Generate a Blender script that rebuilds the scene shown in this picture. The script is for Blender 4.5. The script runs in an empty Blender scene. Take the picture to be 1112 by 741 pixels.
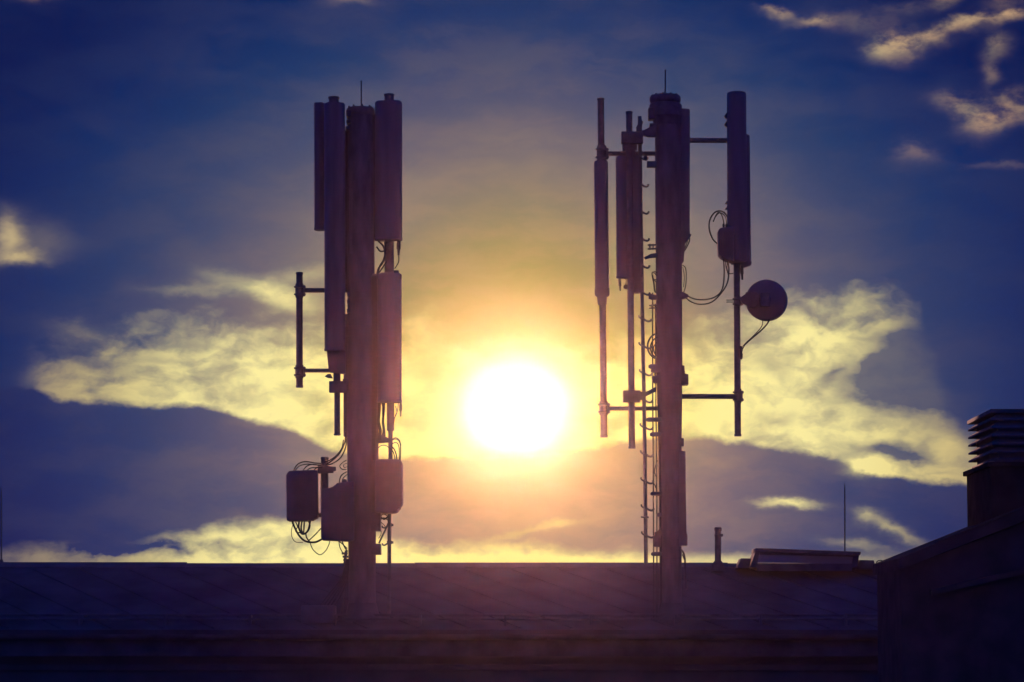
import bpy, bmesh, math, random
from mathutils import Vector, Matrix
random.seed(4)
R = math.radians
sc = bpy.context.scene
C = sc.collection

# ------------------------------------------------------------------ camera
EYE = Vector((0.0, 0.0, 14.0))
PITCH = R(6.0)
FOC = 3200.0                                   # focal length in photo pixels (photo 1112 wide)
cam_d = bpy.data.cameras.new('camera'); cam = bpy.data.objects.new('camera', cam_d); C.objects.link(cam)
cam_d.sensor_width = 36.0; cam_d.lens = 36.0 * FOC / 1112.0
cam_d.clip_start = 0.1; cam_d.clip_end = 5000
cam.location = EYE; cam.rotation_euler = (R(90) + PITCH, 0, 0)
sc.camera = cam

SUN_EL, SUN_AZ = 4.66, 0.07                    # degrees; azimuth from +Y towards +X

# ------------------------------------------------------------------ world
world = bpy.data.worlds.new('World'); sc.world = world; world.use_nodes = True
NT = world.node_tree; NT.nodes.clear()

def lin(c):
    return tuple(((v / 255.0) / 12.92 if v / 255.0 <= 0.04045 else ((v / 255.0 + 0.055) / 1.055) ** 2.4) for v in c) + (1.0,)

class S:
    """a scalar socket with arithmetic"""
    def __init__(self, s): self.s = s
    def _op(self, op, *a):
        n = NT.nodes.new('ShaderNodeMath'); n.operation = op
        for i, v in enumerate((self,) + a):
            if isinstance(v, S): NT.links.new(v.s, n.inputs[i])
            else: n.inputs[i].default_value = v
        return S(n.outputs[0])
    def __add__(s, o): return s._op('ADD', o)
    def __sub__(s, o): return s._op('SUBTRACT', o)
    def __mul__(s, o): return s._op('MULTIPLY', o)
    def __truediv__(s, o): return s._op('DIVIDE', o)
    __radd__ = __add__; __rmul__ = __mul__
    def rsub(s, k):
        n = NT.nodes.new('ShaderNodeMath'); n.operation = 'SUBTRACT'; n.inputs[0].default_value = k
        NT.links.new(s.s, n.inputs[1]); return S(n.outputs[0])
    def sqrt(s): return s._op('SQRT')
    def exp(s): return s._op('EXPONENT')
    def max(s, o): return s._op('MAXIMUM', o)
    def min(s, o): return s._op('MINIMUM', o)
    def clamp(s): return s.max(0.0).min(1.0)

def smooth(v, a, b):
    """0 at a, 1 at b"""
    n = NT.nodes.new('ShaderNodeMapRange'); n.interpolation_type = 'SMOOTHSTEP'
    n.inputs['From Min'].default_value = a; n.inputs['From Max'].default_value = b
    NT.links.new(v.s, n.inputs['Value']); return S(n.outputs['Result'])

def curve(v, pts, x0=-600.0, x1=1700.0, ymax=760.0):
    n = NT.nodes.new('ShaderNodeFloatCurve'); c = n.mapping.curves[0]
    P_ = [((x - x0) / (x1 - x0), y / ymax) for x, y in pts]
    while len(c.points) < len(P_): c.points.new(0.5, 0.5)
    for p, (x, y) in zip(c.points, P_): p.location = (x, y); p.handle_type = 'AUTO_CLAMPED'
    n.mapping.use_clip = False; n.mapping.update()
    t = (v - x0) / (x1 - x0)
    NT.links.new(t.clamp().s, n.inputs['Value']); return S(n.outputs[0]) * ymax

def noise(u, v, scale_u, scale_v, detail=5.0, rough=0.55, seed=0.0):
    cx = NT.nodes.new('ShaderNodeCombineXYZ')
    NT.links.new((u / scale_u).s, cx.inputs[0]); NT.links.new((v / scale_v).s, cx.inputs[1]); cx.inputs[2].default_value = seed
    n = NT.nodes.new('ShaderNodeTexNoise'); n.inputs['Scale'].default_value = 1.0
    n.inputs['Detail'].default_value = detail; n.inputs['Roughness'].default_value = rough
    NT.links.new(cx.outputs[0], n.inputs['Vector']); return S(n.outputs['Fac'])

def ramp(v, stops):
    n = NT.nodes.new('ShaderNodeValToRGB'); e = n.color_ramp.elements
    n.color_ramp.interpolation = 'B_SPLINE'
    while len(e) < len(stops): e.new(0.5)
    for k, (p, c) in zip(range(len(stops)), stops): e[k].position = p; e[k].color = lin(c)
    NT.links.new(v.s, n.inputs[0]); return n.outputs[0]

def mixc(f, a, b, mode='MIX'):
    n = NT.nodes.new('ShaderNodeMix'); n.data_type = 'RGBA'; n.blend_type = mode
    if isinstance(f, S): NT.links.new(f.s, n.inputs[0])
    else: n.inputs[0].default_value = f
    for i, x in ((6, a), (7, b)):
        if isinstance(x, tuple): n.inputs[i].default_value = x
        else: NT.links.new(x, n.inputs[i])
    return n.outputs[2]

tc = NT.nodes.new('ShaderNodeTexCoord'); sp = NT.nodes.new('ShaderNodeSeparateXYZ')
NT.links.new(tc.outputs['Generated'], sp.inputs[0])
dx_, dy_, dz_ = (S(sp.outputs[i]) for i in range(3))
# sky coordinates: azimuth and elevation of the direction, in units of 1/55.85 degree (u grows to the right, v downward)
u = dx_._op('ARCTAN2', dy_) * (57.29578 * 55.85) + 556.0
v = (dz_._op('ARCSINE') * 57.29578 - 6.0) * -55.85 + 370.0
w1 = noise(u, v, 95, 50, 4, 0.55, 1.3) - 0.5
w2 = noise(u, v, 80, 50, 4, 0.55, 7.1) - 0.5
w3 = noise(u, v, 22, 13, 4, 0.6, 3.7) - 0.5
wu = u + w1 * 60.0
wv = v + w2 * 34.0 + w3 * 13.0
ev = v + w2 * 14.0 + w3 * 13.0               # lightly warped, for the sharp cloud edge

def g(cx, cy, sx, sy, rot=0.0, amp=1.0, U=None, V=None):
    U = U or wu; V = V or wv
    c, s = math.cos(R(rot)), math.sin(R(rot))
    a = (U - cx); b = (V - cy)
    p = (a * c + b * s) * (1.0 / sx); q = (b * c - a * s) * (1.0 / sy)
    return ((p * p + q * q) * -1.0).exp() * amp

su, sv = u - 560.0, (v - 445.0) * 0.95
r = (su * su + sv * sv).sqrt()
lower = curve(u, [(-600, 400), (0, 426), (30, 423), (60, 432), (100, 438), (150, 439), (220, 441), (270, 452), (310, 461), (335, 474), (365, 487),
                  (430, 494), (560, 493), (620, 488), (680, 478), (740, 473), (790, 475), (850, 489), (900, 494), (945, 512), (1000, 522), (1045, 525), (1112, 532), (1700, 540)])
upper = curve(u, [(-600, 420), (0, 425), (25, 398), (60, 386), (120, 374), (190, 360), (230, 355), (300, 362), (400, 352), (480, 352), (520, 372), (560, 385),
                  (610, 378), (660, 362), (740, 362), (800, 350), (870, 334), (950, 332), (990, 345), (1010, 380), (1030, 440), (1060, 475), (1112, 505), (1700, 530)])
under = smooth(ev - lower, -3.0, 7.0)         # 1 in the dark cloud deck below the lit band
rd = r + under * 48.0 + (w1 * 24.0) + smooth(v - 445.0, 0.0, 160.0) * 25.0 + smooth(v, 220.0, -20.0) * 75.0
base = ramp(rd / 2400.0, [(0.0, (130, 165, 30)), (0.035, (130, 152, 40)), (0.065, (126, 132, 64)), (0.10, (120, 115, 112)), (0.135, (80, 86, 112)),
                          (0.175, (24, 60, 108)), (0.225, (0, 40, 101)), (0.275, (0, 24, 84)), (0.36, (0, 16, 70)), (0.5, (0, 28, 95)), (0.75, (10, 62, 182)), (1.0, (16, 72, 205))])  # last stops: unseen sky behind and overhead, blue raised to light dark surfaces
# lit band
fb = noise(wu, wv, 70, 36, 5, 0.5, 11.0)
fb2 = noise(wu, wv, 34, 21, 4, 0.5, 5.0)
band = smooth(wv - upper + (fb2 - 0.5) * 60.0, -26.0, 52.0) * under.rsub(1.0)
side = curve(u, [(-600, 0), (0, 0), (25, 40), (60, 420), (140, 560), (260, 700), (400, 760), (800, 760), (960, 700), (1040, 560), (1112, 420), (1250, 120), (1700, 20)]) / 760.0
dark = (g(968, 392, 50, 26, -32, 1.3) + g(1000, 432, 74, 20, 2, 1.2) + g(1075, 420, 75, 60, 0, 1.3) + g(1060, 350, 50, 40, 0, 1.0) + g(905, 405, 16, 8, -30, 0.5) + g(835, 398, 20, 9, 20, 0.5) + g(842, 455, 24, 9, 0, 0.5)
        + g(745, 362, 26, 16, 0, 0.55) + g(960, 489, 40, 9, 6, 0.85) + g(995, 499, 30, 7, 0, 0.6) + g(905, 497, 26, 7, -8, 0.6) + g(110, 400, 45, 9, 8, 0.5)
        + g(60, 385, 30, 12, 0, 0.4) + g(205, 373, 22, 6, 0, 0.45) + g(180, 392, 30, 6, 0, 0.3) + g(475, 395, 24, 34, 20, 0.5) + g(465, 460, 30, 9, 0, 0.3)
        + g(630, 350, 60, 22, 10, 0.45) + g(560, 335, 90, 30, 0, 0.9))
puff = smooth(fb * 0.6 + fb2 * 0.4, 0.30, 0.60)
m1 = (((band * side) * (puff * 0.80 + 0.32)).clamp() * ((dark * (fb2 * 1.5 + 0.35)).clamp() * -0.92 + 1.0)).clamp()
bg = (g(285, 315, 46, 10, 12, 0.62) + g(312, 328, 20, 13, 10, 0.4) + g(225, 316, 55, 5, 0, 0.22) + g(90, 362, 30, 9, 0, 0.18) + g(330, 300, 50, 8, -8, 0.25)
      + g(4, 262, 13, 22, 10, 0.75) + g(18, 286, 26, 7, 4, 0.75) + g(40, 270, 40, 18, 0, 0.15)
      + g(858, 547, 24, 4, 0, 0.75) + g(935, 562, 12, 7, 0, 0.4) + g(962, 578, 26, 6, 28, 0.5) + g(925, 590, 30, 4, 10, 0.2) + g(893, 494, 12, 4, 0, 0.5)
      + g(945, 508, 24, 7, 5, 0.7) + g(1030, 495, 18, 14, 0, 0.3))
# higher clouds, catching pinker light
hi = (g(975, 56, 22, 11, 0, 0.75) + g(1000, 55, 34, 7, -8, 0.65) + g(1030, 42, 26, 6, -20, 0.7) + g(1072, 34, 32, 5, -12, 0.85) + g(1110, 26, 22, 5, -25, 0.75)
      + g(848, 18, 14, 4, 8, 0.6) + g(885, 30, 20, 5, 6, 0.55) + g(925, 30, 50, 9, 5, 0.18) + g(1032, 10, 15, 8, 0, 0.4) + g(985, 16, 30, 8, 0, 0.15)
      + g(1092, 62, 14, 12, -30, 0.4) + g(1082, 92, 9, 14, 0, 0.28) + g(1045, 122, 24, 9, 20, 0.5) + g(1062, 140, 14, 14, -30, 0.55) + g(1095, 130, 34, 11, -20, 0.6)
      + g(1000, 172, 16, 12, 0, 0.25) + g(1090, 186, 40, 4, 0, 0.12) + g(22, 1, 30, 7, 0, 0.55) + g(382, 1, 26, 6, 0, 0.38) + g(1100, 10, 16, 10, 0, 0.25))
hi = (hi * (smooth(fb2 * 0.5 + w3 * 0.7 + fb * 0.5, 0.28, 0.66) * 0.95 + 0.22)).clamp() * 0.82
# lit strip along the horizon
up2 = curve(u, [(-600, 610), (0, 604), (40, 596), (100, 596), (150, 589), (200, 580), (240, 569), (300, 566), (360, 570), (440, 588), (500, 595),
                (560, 592), (640, 598), (720, 600), (800, 604), (900, 602), (1000, 600), (1112, 596), (1700, 590)])
amp2 = curve(u, [(-600, 10), (-150, 60), (0, 180), (60, 330), (150, 430), (220, 640), (300, 720), (420, 700), (520, 720), (600, 560), (700, 380), (800, 200), (950, 160), (1112, 140), (1300, 50), (1700, 15)]) / 760.0
d2 = g(150, 594, 60, 5, -4, 0.6) + g(250, 590, 22, 5, 0, 0.5) + g(185, 600, 26, 4, 0, 0.4) + g(285, 604, 12, 4, 0, 0.25) + g(320, 592, 20, 5, 0, 0.3)
m2 = ((smooth(wv - up2, -8.0, 12.0) * amp2) * (smooth(fb2, 0.3, 0.6) * 0.5 + 0.55) - d2).clamp()
m3 = smooth(v + w3 * 10.0, 596.0, 611.0) * (g(620, 611, 260, 60, 0, 0.6, u, v))
m3 = m3 + g(560, 580, 60, 4, -12, 0.25) + g(605, 571, 14, 4, -10, 0.3)
lit_c = ramp(r / 1000.0, [(0.0, (225, 215, 90)), (0.12, (240, 230, 120)), (0.26, (250, 240, 165)), (0.38, (246, 233, 156)), (0.48, (214, 190, 122)),
                          (0.58, (188, 168, 132)), (0.75, (170, 152, 130))])
lit_h = ramp(noise(u, v, 60, 40, 3, 0.5, 20.0), [(0.3, (188, 172, 132)), (0.7, (206, 160, 122))])
grey_c = ramp(r / 1000.0, [(0.0, (235, 200, 120)), (0.2, (190, 160, 112)), (0.32, (128, 116, 108)), (0.45, (78, 80, 104)), (0.6, (34, 52, 96)), (0.8, (4, 28, 84))])
lump = smooth(noise(wu, wv, 120, 45, 5, 0.55, 31.0), 0.35, 0.7)
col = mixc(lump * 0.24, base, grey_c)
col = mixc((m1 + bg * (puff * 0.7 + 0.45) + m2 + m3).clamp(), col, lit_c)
col = mixc(hi, col, lit_h)
# the sun's burnt-out glare seen through thin cloud, its foot cut off by the cloud deck
dsu, dsv = u - 560.0, (v - 442.0) * 1.12
rs = (dsu * dsu + dsv * dsv).sqrt() + w1 * 14.0
core = smooth(rs, 76.0, 20.0) * smooth(v + w3 * 5.0, 499.0, 484.0)
halo = ((rs * rs) * (-1.0 / (80.0 * 80.0))).exp() * (under * -0.62 + 1.0)
col = mixc((halo * 0.75).clamp(), col, lin((235, 225, 95)))
add = NT.nodes.new('ShaderNodeMix'); add.data_type = 'RGBA'; add.blend_type = 'ADD'
add.inputs[0].default_value = 1.0
NT.links.new(col, add.inputs[6])
cc = NT.nodes.new('ShaderNodeCombineXYZ')
for i, k in enumerate((0.75, 0.72, 0.62)): NT.links.new((core * k).s, cc.inputs[i])
NT.links.new(cc.outputs[0], add.inputs[7])
add.clamp_result = False
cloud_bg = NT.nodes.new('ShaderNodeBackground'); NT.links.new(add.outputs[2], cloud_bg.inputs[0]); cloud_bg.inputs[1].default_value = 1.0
sky = NT.nodes.new('ShaderNodeTexSky'); sky.sky_type = 'NISHITA'; sky.sun_disc = False
sky.sun_elevation = R(SUN_EL); sky.sun_rotation = R(SUN_AZ); sky.air_density = 1.5; sky.dust_density = 1.0; sky.ozone_density = 4.0
sky_bg = NT.nodes.new('ShaderNodeBackground'); NT.links.new(sky.outputs[0], sky_bg.inputs[0]); sky_bg.inputs[1].default_value = 0.05
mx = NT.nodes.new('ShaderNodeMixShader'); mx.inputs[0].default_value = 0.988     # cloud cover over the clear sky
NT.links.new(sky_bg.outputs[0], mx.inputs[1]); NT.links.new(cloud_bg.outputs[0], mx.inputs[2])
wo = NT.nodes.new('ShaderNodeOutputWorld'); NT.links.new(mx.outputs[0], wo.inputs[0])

# ------------------------------------------------------------------ sun
sd = bpy.data.lights.new('sun', 'SUN'); sd.energy = 3.0; sd.angle = R(0.5); sd.color = (1.0, 0.5, 0.36)
sun = bpy.data.objects.new('sun', sd); C.objects.link(sun)
sdir = Vector((math.sin(R(SUN_AZ)) * math.cos(R(SUN_EL)), math.cos(R(SUN_AZ)) * math.cos(R(SUN_EL)), math.sin(R(SUN_EL))))
sun.rotation_euler = sdir.to_track_quat('Z', 'Y').to_euler(); sun.location = (0, 60, 40)

sc.view_settings.view_transform = 'Standard'; sc.view_settings.look = 'None'
sc.view_settings.exposure = 0.0; sc.view_settings.gamma = 1.0; sc.view_settings.use_curve_mapping = False
sc.render.engine = 'CYCLES'
sc.cycles.use_denoising = True
sc.cycles.volume_bounces = 0; sc.cycles.max_bounces = 4

# ------------------------------------------------------------------ materials
def mat(name, col, rough=0.6, metal=0.0, var=0.25, scale=6.0, bump=0.0, spec=0.12, streak=(1, 1, 1), coat=0.0):
    m = bpy.data.materials.new(name); m.use_nodes = True; nt = m.node_tree; b = nt.nodes['Principled BSDF']
    t = nt.nodes.new('ShaderNodeTexCoord'); mp = nt.nodes.new('ShaderNodeMapping'); mp.inputs['Scale'].default_value = streak
    n = nt.nodes.new('ShaderNodeTexNoise'); n.inputs['Scale'].default_value = scale; n.inputs['Detail'].default_value = 6
    nt.links.new(t.outputs['Object'], mp.inputs[0]); nt.links.new(mp.outputs[0], n.inputs['Vector'])
    cr = nt.nodes.new('ShaderNodeValToRGB'); cr.color_ramp.elements[0].position = 0.3; cr.color_ramp.elements[1].position = 0.7
    cr.color_ramp.elements[0].color = tuple(c * (1 - var) for c in col) + (1,); cr.color_ramp.elements[1].color = tuple(min(1, c * (1 + var)) for c in col) + (1,)
    nt.links.new(n.outputs['Fac'], cr.inputs[0]); nt.links.new(cr.outputs[0], b.inputs['Base Color'])
    b.inputs['Roughness'].default_value = rough; b.inputs['Metallic'].default_value = metal
    b.inputs['Specular IOR Level'].default_value = spec
    if bump:
        bp = nt.nodes.new('ShaderNodeBump'); bp.inputs['Strength'].default_value = bump; bp.inputs['Distance'].default_value = 0.01
        nt.links.new(n.outputs['Fac'], bp.inputs['Height']); nt.links.new(bp.outputs[0], b.inputs['Normal'])
    return m
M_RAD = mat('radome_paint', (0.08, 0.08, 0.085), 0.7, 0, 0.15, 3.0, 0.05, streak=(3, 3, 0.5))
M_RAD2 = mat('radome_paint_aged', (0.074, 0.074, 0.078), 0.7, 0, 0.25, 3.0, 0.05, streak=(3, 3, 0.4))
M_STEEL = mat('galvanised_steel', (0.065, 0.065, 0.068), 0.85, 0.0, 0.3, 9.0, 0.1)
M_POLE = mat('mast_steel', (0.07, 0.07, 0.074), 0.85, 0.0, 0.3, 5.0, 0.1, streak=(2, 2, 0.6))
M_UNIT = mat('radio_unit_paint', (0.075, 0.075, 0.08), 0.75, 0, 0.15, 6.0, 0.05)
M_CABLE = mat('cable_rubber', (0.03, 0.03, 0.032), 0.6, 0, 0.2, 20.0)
M_ROOF = mat('roof_sheet_metal', (0.042, 0.043, 0.047), 0.9, 0.0, 0.35, 1.6, 0.25, streak=(1, 1, 1))
M_TRIM = mat('trim_metal', (0.06, 0.06, 0.064), 0.85, 0.0, 0.3, 4.0, 0.1)
M_WALL = mat('render_plaster', (0.07, 0.07, 0.072), 0.85, 0, 0.2, 2.5, 0.3)
M_ANNEX = mat('annex_shade_tone', (0.034, 0.034, 0.037), 1.0, 0, 0.3, 4.0, 0.3, spec=0.0)  # shade put into the colour: darkened so the annex blends with the roof
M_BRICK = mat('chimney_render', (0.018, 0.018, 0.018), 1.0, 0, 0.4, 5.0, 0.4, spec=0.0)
M_GLASS = mat('skylight_glass', (0.10, 0.12, 0.14), 0.12, 0, 0.1, 2.0, 0, spec=0.6)
M_GROUND = mat('ground_asphalt', (0.05, 0.05, 0.05), 0.9, 0, 0.3, 0.2, 0.3)

# ------------------------------------------------------------------ geometry helpers
FW = Vector((0, math.cos(PITCH), math.sin(PITCH))); UPV = Vector((0, -math.sin(PITCH), math.cos(PITCH))); RT = Vector((1, 0, 0))
def P(px, py, Y):
    """the point of the vertical plane at distance Y that was measured at photo pixel (px, py)"""
    d = FW * FOC + RT * (px - 556.0) + UPV * (370.5 - py)
    return EYE + d * (Y / d.y)
def M(px, Y): return px * Y / FOC             # a length in photo pixels -> metres at distance Y

def new(): return bmesh.new()
def link(name, bm, m, parent=None, org=None, smooth_=True):
    me = bpy.data.meshes.new(name); 
    bmesh.ops.recalc_face_normals(bm, faces=bm.faces)
    o_ = org if org is not None else (root_of(parent) if parent else None)
    if o_ is not None:
        for v_ in bm.verts: v_.co -= o_
    bm.to_mesh(me); bm.free(); me.materials.append(m)
    if smooth_:
        for p in me.polygons: p.use_smooth = True
        try: me.set_sharp_from_angle(angle=R(38))
        except Exception: pass
    o = bpy.data.objects.new(name, me); C.objects.link(o)
    if parent: o.parent = parent
    elif o_ is not None: o.location = o_
    return o
def root_of(p):
    while p.parent: p = p.parent
    return Vector(p.location)
def thing(name, label, cat, loc, group=None):
    o = bpy.data.objects.new(name, None); C.objects.link(o); o.location = loc; o.empty_display_size = 0.2
    o['label'] = label; o['category'] = cat
    if group: o['group'] = group
    return o

def ring(bm, c, t, rad, seg, ref=None):
    t = t.normalized(); a = ref or (Vector((0, 0, 1)) if abs(t.z) < 0.9 else Vector((0, 1, 0)))
    x = t.cross(a).normalized(); y = t.cross(x).normalized()
    return [bm.verts.new(c + x * (math.cos(2 * math.pi * k / seg) * rad) + y * (math.sin(2 * math.pi * k / seg) * rad)) for k in range(seg)]
def loft(bm, rings, cap=True):
    for A, B in zip(rings, rings[1:]):
        n = len(A)
        for k in range(n): bm.faces.new((A[k], A[(k + 1) % n], B[(k + 1) % n], B[k]))
    if cap:
        bm.faces.new(rings[0][::-1]); bm.faces.new(rings[-1])
def catmull(pts, n=6):
    out = []
    q = [pts[0]] + list(pts) + [pts[-1]]
    for i in range(1, len(q) - 2):
        p0, p1, p2, p3 = q[i - 1], q[i], q[i + 1], q[i + 2]
        for k in range(n):
            t = k / n
            out.append(0.5 * ((2 * p1) + (p2 - p0) * t + (2 * p0 - 5 * p1 + 4 * p2 - p3) * t * t + (3 * p1 - p0 - 3 * p2 + p3) * t ** 3))
    out.append(pts[-1]); return out
def tube(bm, pts, rad, seg=14, smooth_=False):
    pts = [Vector(p) for p in pts]
    if smooth_: pts = catmull(pts, 6)
    rr = rad if isinstance(rad, (list, tuple)) else [rad] * len(pts)
    rings = []; up = None
    for i, p in enumerate(pts):
        t = (pts[min(i + 1, len(pts) - 1)] - pts[max(i - 1, 0)]).normalized()
        if up is None: up = Vector((0, 0, 1)) if abs(t.z) < 0.9 else Vector((0, 1, 0))
        up = (up - t * up.dot(t)); 
        if up.length < 1e-4: up = t.orthogonal()
        up.normalize()
        x = t.cross(up).normalized()
        rings.append([bm.verts.new(p + x * (math.cos(2 * math.pi * k / seg) * rr[i]) + up * (math.sin(2 * math.pi * k / seg) * rr[i])) for k in range(seg)])
    loft(bm, rings)
def tubeP(bm, pts, wpx, Y, seg=14, smooth_=False):
    """tube through photo-measured points (px, py[, dY]); wpx = full width in photo pixels"""
    q = [P(p[0], p[1], Y + (p[2] if len(p) > 2 else 0)) for p in pts]
    tube(bm, q, wpx * Y / FOC / 2, seg, smooth_)
def latheP(bm, cx, Y, prof, seg=24):
    """vertical turned shape: (py, half width px) from top to bottom; the axis may lean with cx=(top, bottom)"""
    c0, c1 = cx if isinstance(cx, tuple) else (cx, cx)
    a, b = prof[0][0], prof[-1][0]; rings = []
    for py, hw in prof:
        t = (py - a) / (b - a + 1e-9)
        c = P(c0 + (c1 - c0) * t, py, Y)
        rings.append([bm.verts.new(c + Vector((math.cos(2 * math.pi * k / seg), math.sin(2 * math.pi * k / seg), 0)) * (hw * Y / FOC)) for k in range(seg)])
    loft(bm, rings)
def axis_lathe(bm, c, ax, prof, seg=40):
    ax = ax.normalized(); rings = [ring(bm, c + ax * t, ax, r_, seg) for t, r_ in prof]
    loft(bm, rings)
def bevel_all(bm, geom_edges, off, seg=2):
    if off > 0: bmesh.ops.bevel(bm, geom=geom_edges, offset=off, segments=seg, affect='EDGES', profile=0.5)
def polyP(bm, pts, Y, depth, bev=0.006):
    """solid with a photo-measured front outline at distance Y and the given depth behind it"""
    F = [bm.verts.new(P(x, y, Y)) for x, y in pts]
    B = [bm.verts.new(v_.co + Vector((0, depth, 0))) for v_ in F]
    fs = [bm.faces.new(F), bm.faces.new(B[::-1])]
    n = len(F)
    for k in range(n): fs.append(bm.faces.new((F[k], B[k], B[(k + 1) % n], F[(k + 1) % n])))
    es = set(e for f in fs for e in f.edges); bevel_all(bm, list(es), bev)
def boxP(bm, x0, y0, x1, y1, Y, depth, bev=0.006): polyP(bm, [(x0, y0), (x1, y0), (x1, y1), (x0, y1)], Y, depth, bev)
def boxW(bm, a, b, bev=0.006):
    a, b = Vector(a), Vector(b)
    V_ = [bm.verts.new((x, y, z)) for x in (a.x, b.x) for y in (a.y, b.y) for z in (a.z, b.z)]
    F = [(0, 1, 3, 2), (4, 6, 7, 5), (0, 4, 5, 1), (2, 3, 7, 6), (0, 2, 6, 4), (1, 5, 7, 3)]
    fs = [bm.faces.new([V_[i] for i in f]) for f in F]
    es = set(e for f in fs for e in f.edges); bevel_all(bm, list(es), bev)
def radome(bm, xt, xb, yt, yb, wpx, Y, depth, rot=0.0, ends=0.02):
    """long rounded antenna body: centre x at top / bottom, y top / bottom, visible width in pixels"""
    W = M(wpx, Y); c, s = abs(math.cos(R(rot))), abs(math.sin(R(rot)))
    w = max(0.08, (W - depth * s) / max(c, 0.2))
    prof = []
    n = 6; rc = min(0.035, depth * 0.35, w * 0.3); rf = min(depth * 0.48, w * 0.35)
    def corner(cx, cy, r_, a0):
        for k in range(n + 1):
            a = R(a0 + 90 * k / n); prof.append((cx + r_ * math.cos(a), cy + r_ * math.sin(a)))
    corner(w / 2 - rc, depth / 2 - rc, rc, 0); corner(-w / 2 + rc, depth / 2 - rc, rc, 90)
    corner(-w / 2 + rf, -depth / 2 + rf, rf, 180); corner(w / 2 - rf, -depth / 2 + rf, rf, 270)
    T, B = P(xt, yt, Y), P(xb, yb, Y); rings = []
    ca, sa = math.cos(R(rot)), math.sin(R(rot)); L = (T - B).length
    for t, k in ((0, 0.88), (ends * 0.4 / L, 0.97), (ends / L, 1.0), (1 - ends / L, 1.0), (1 - ends * 0.4 / L, 0.97), (1, 0.88)):
        c_ = T.lerp(B, t)
        rings.append([bm.verts.new(c_ + Vector(((x * ca - y * sa) * k, (x * sa + y * ca) * k, 0))) for x, y in prof])
    loft(bm, rings)
def clamp_part(parent, x0, y0, x1, y1, Y, depth=0.13, bolts=True):
    """pipe clamp: two half shells with ears and bolts"""
    bm = new(); h = y1 - y0
    latheP(bm, (x0 + x1) / 2, Y, [(y0, (x1 - x0) * 0.42), (y0 + h * 0.12, (x1 - x0) * 0.47), (y1 - h * 0.12, (x1 - x0) * 0.47), (y1, (x1 - x0) * 0.42)], 16)
    if bolts:
        for yy in (y0 + h * 0.24, y1 - h * 0.24):
            tubeP(bm, [(x0 - 1.0, yy), (x1 + 2.0, yy)], 2.0, Y - M((x1 - x0) * 0.45, Y), 8)
            tubeP(bm, [(x1 + 0.4, yy), (x1 + 1.6, yy)], 3.4, Y - M((x1 - x0) * 0.45, Y), 6)
        boxP(bm, x1 - 1.0, y0 + h * 0.12, x1 + 1.0, y1 - h * 0.12, Y - M((x1 - x0) * 0.62, Y), 0.05, 0.002)
    return link('clamp', bm, M_STEEL, parent)
def cable(parent, pts, w, Y, m=None, seg=8):
    bm = new(); tubeP(bm, pts, w, Y, seg, True); return link('cable', bm, m or M_CABLE, parent)
def connector(parent, x0, x1, y0, y1, Y, dx=0.0):
    bm = new(); hw = (x1 - x0) / 2; cx = (x0 + x1) / 2
    latheP(bm, (cx, cx + dx), Y, [(y0, hw * 0.8), (y0 + (y1 - y0) * 0.3, hw), (y0 + (y1 - y0) * 0.6, hw), (y0 + (y1 - y0) * 0.65, hw * 0.7), (y1, hw * 0.5)], 10)
    return link('connector', bm, M_CABLE, parent)

# ------------------------------------------------------------------ ground and building
YR = 41.0; YE = 38.05                           # roof ridge and eave
zr = P(556, 613.5, YR).z; ze = P(556, 684, YE).z
XL, XR = -26.0, 13.0
bm = new()
G0 = 85.0; nG = 17
gv = [[bm.verts.new((-G0 + 2 * G0 * i / nG, -105 + 172.0 * j / nG, 0)) for j in range(nG + 1)] for i in range(nG + 1)]
for i in range(nG):
    for j in range(nG): bm.faces.new((gv[i][j], gv[i + 1][j], gv[i + 1][j + 1], gv[i][j + 1]))
o = link('ground', bm, M_GROUND, smooth_=False); o['kind'] = 'structure'

def roof_z(Y): return zr + (ze - zr) * (YR - Y) / (YR - YE) if Y <= YR else zr + (ze - zr) * (Y - YR) / (YR - YE)
bld = thing('long_building', 'long low building with a seamed sheet metal roof carrying both antenna masts', 'building', (0, YR, 0))
bm = new(); th = 0.10
YB = 2 * YR - YE
V1 = {}
for sx, X in enumerate((XL, XR)):
    V1[sx] = [bm.verts.new(p) for p in ((X, YE, ze), (X, YR, zr), (X, YB, ze), (X, YB, ze - th), (X, YR, zr - th), (X, YE, ze - th))]
n = 6
for k in range(n): bm.faces.new((V1[0][k], V1[0][(k + 1) % n], V1[1][(k + 1) % n], V1[1][k]))
bm.faces.new(V1[0][::-1]); bm.faces.new(V1[1])
# raised seams of the sheeting, running obliquely down the slope
slope = Vector((0, YE - YR, ze - zr)); Ls = slope.length; nrm = Vector((0, ze - zr, YR - YE)).normalized(); nrm = Vector((0, -nrm.y if nrm.y > 0 else nrm.y, abs(nrm.z)))
px_ = -33.0
while px_ * 0.66 < 20:
    x0 = px_ * 0.66
    a = Vector((x0, YR - 0.25, roof_z(YR - 0.25))); b = Vector((x0 + 2.1, YE + 0.05, roof_z(YE + 0.05)))
    if a.x > XL and b.x < XR:
        t = (b - a).normalized(); sdv = t.cross(nrm).normalized() * 0.014
        q = [bm.verts.new(p + s_ + nn) for p in (a, b) for s_, nn in ((-sdv, nrm * -0.01), (sdv, nrm * -0.01), (sdv * 0.6, nrm * 0.016), (-sdv * 0.6, nrm * 0.016))]
        for f in ((0, 1, 5, 4), (1, 2, 6, 5), (2, 3, 7, 6), (3, 0, 4, 7), (0, 3, 2, 1), (4, 5, 6, 7)): bm.faces.new([q[i] for i in f])
    px_ += 1.0
roof = link('roof', bm, M_ROOF, bld, smooth_=False)
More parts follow.
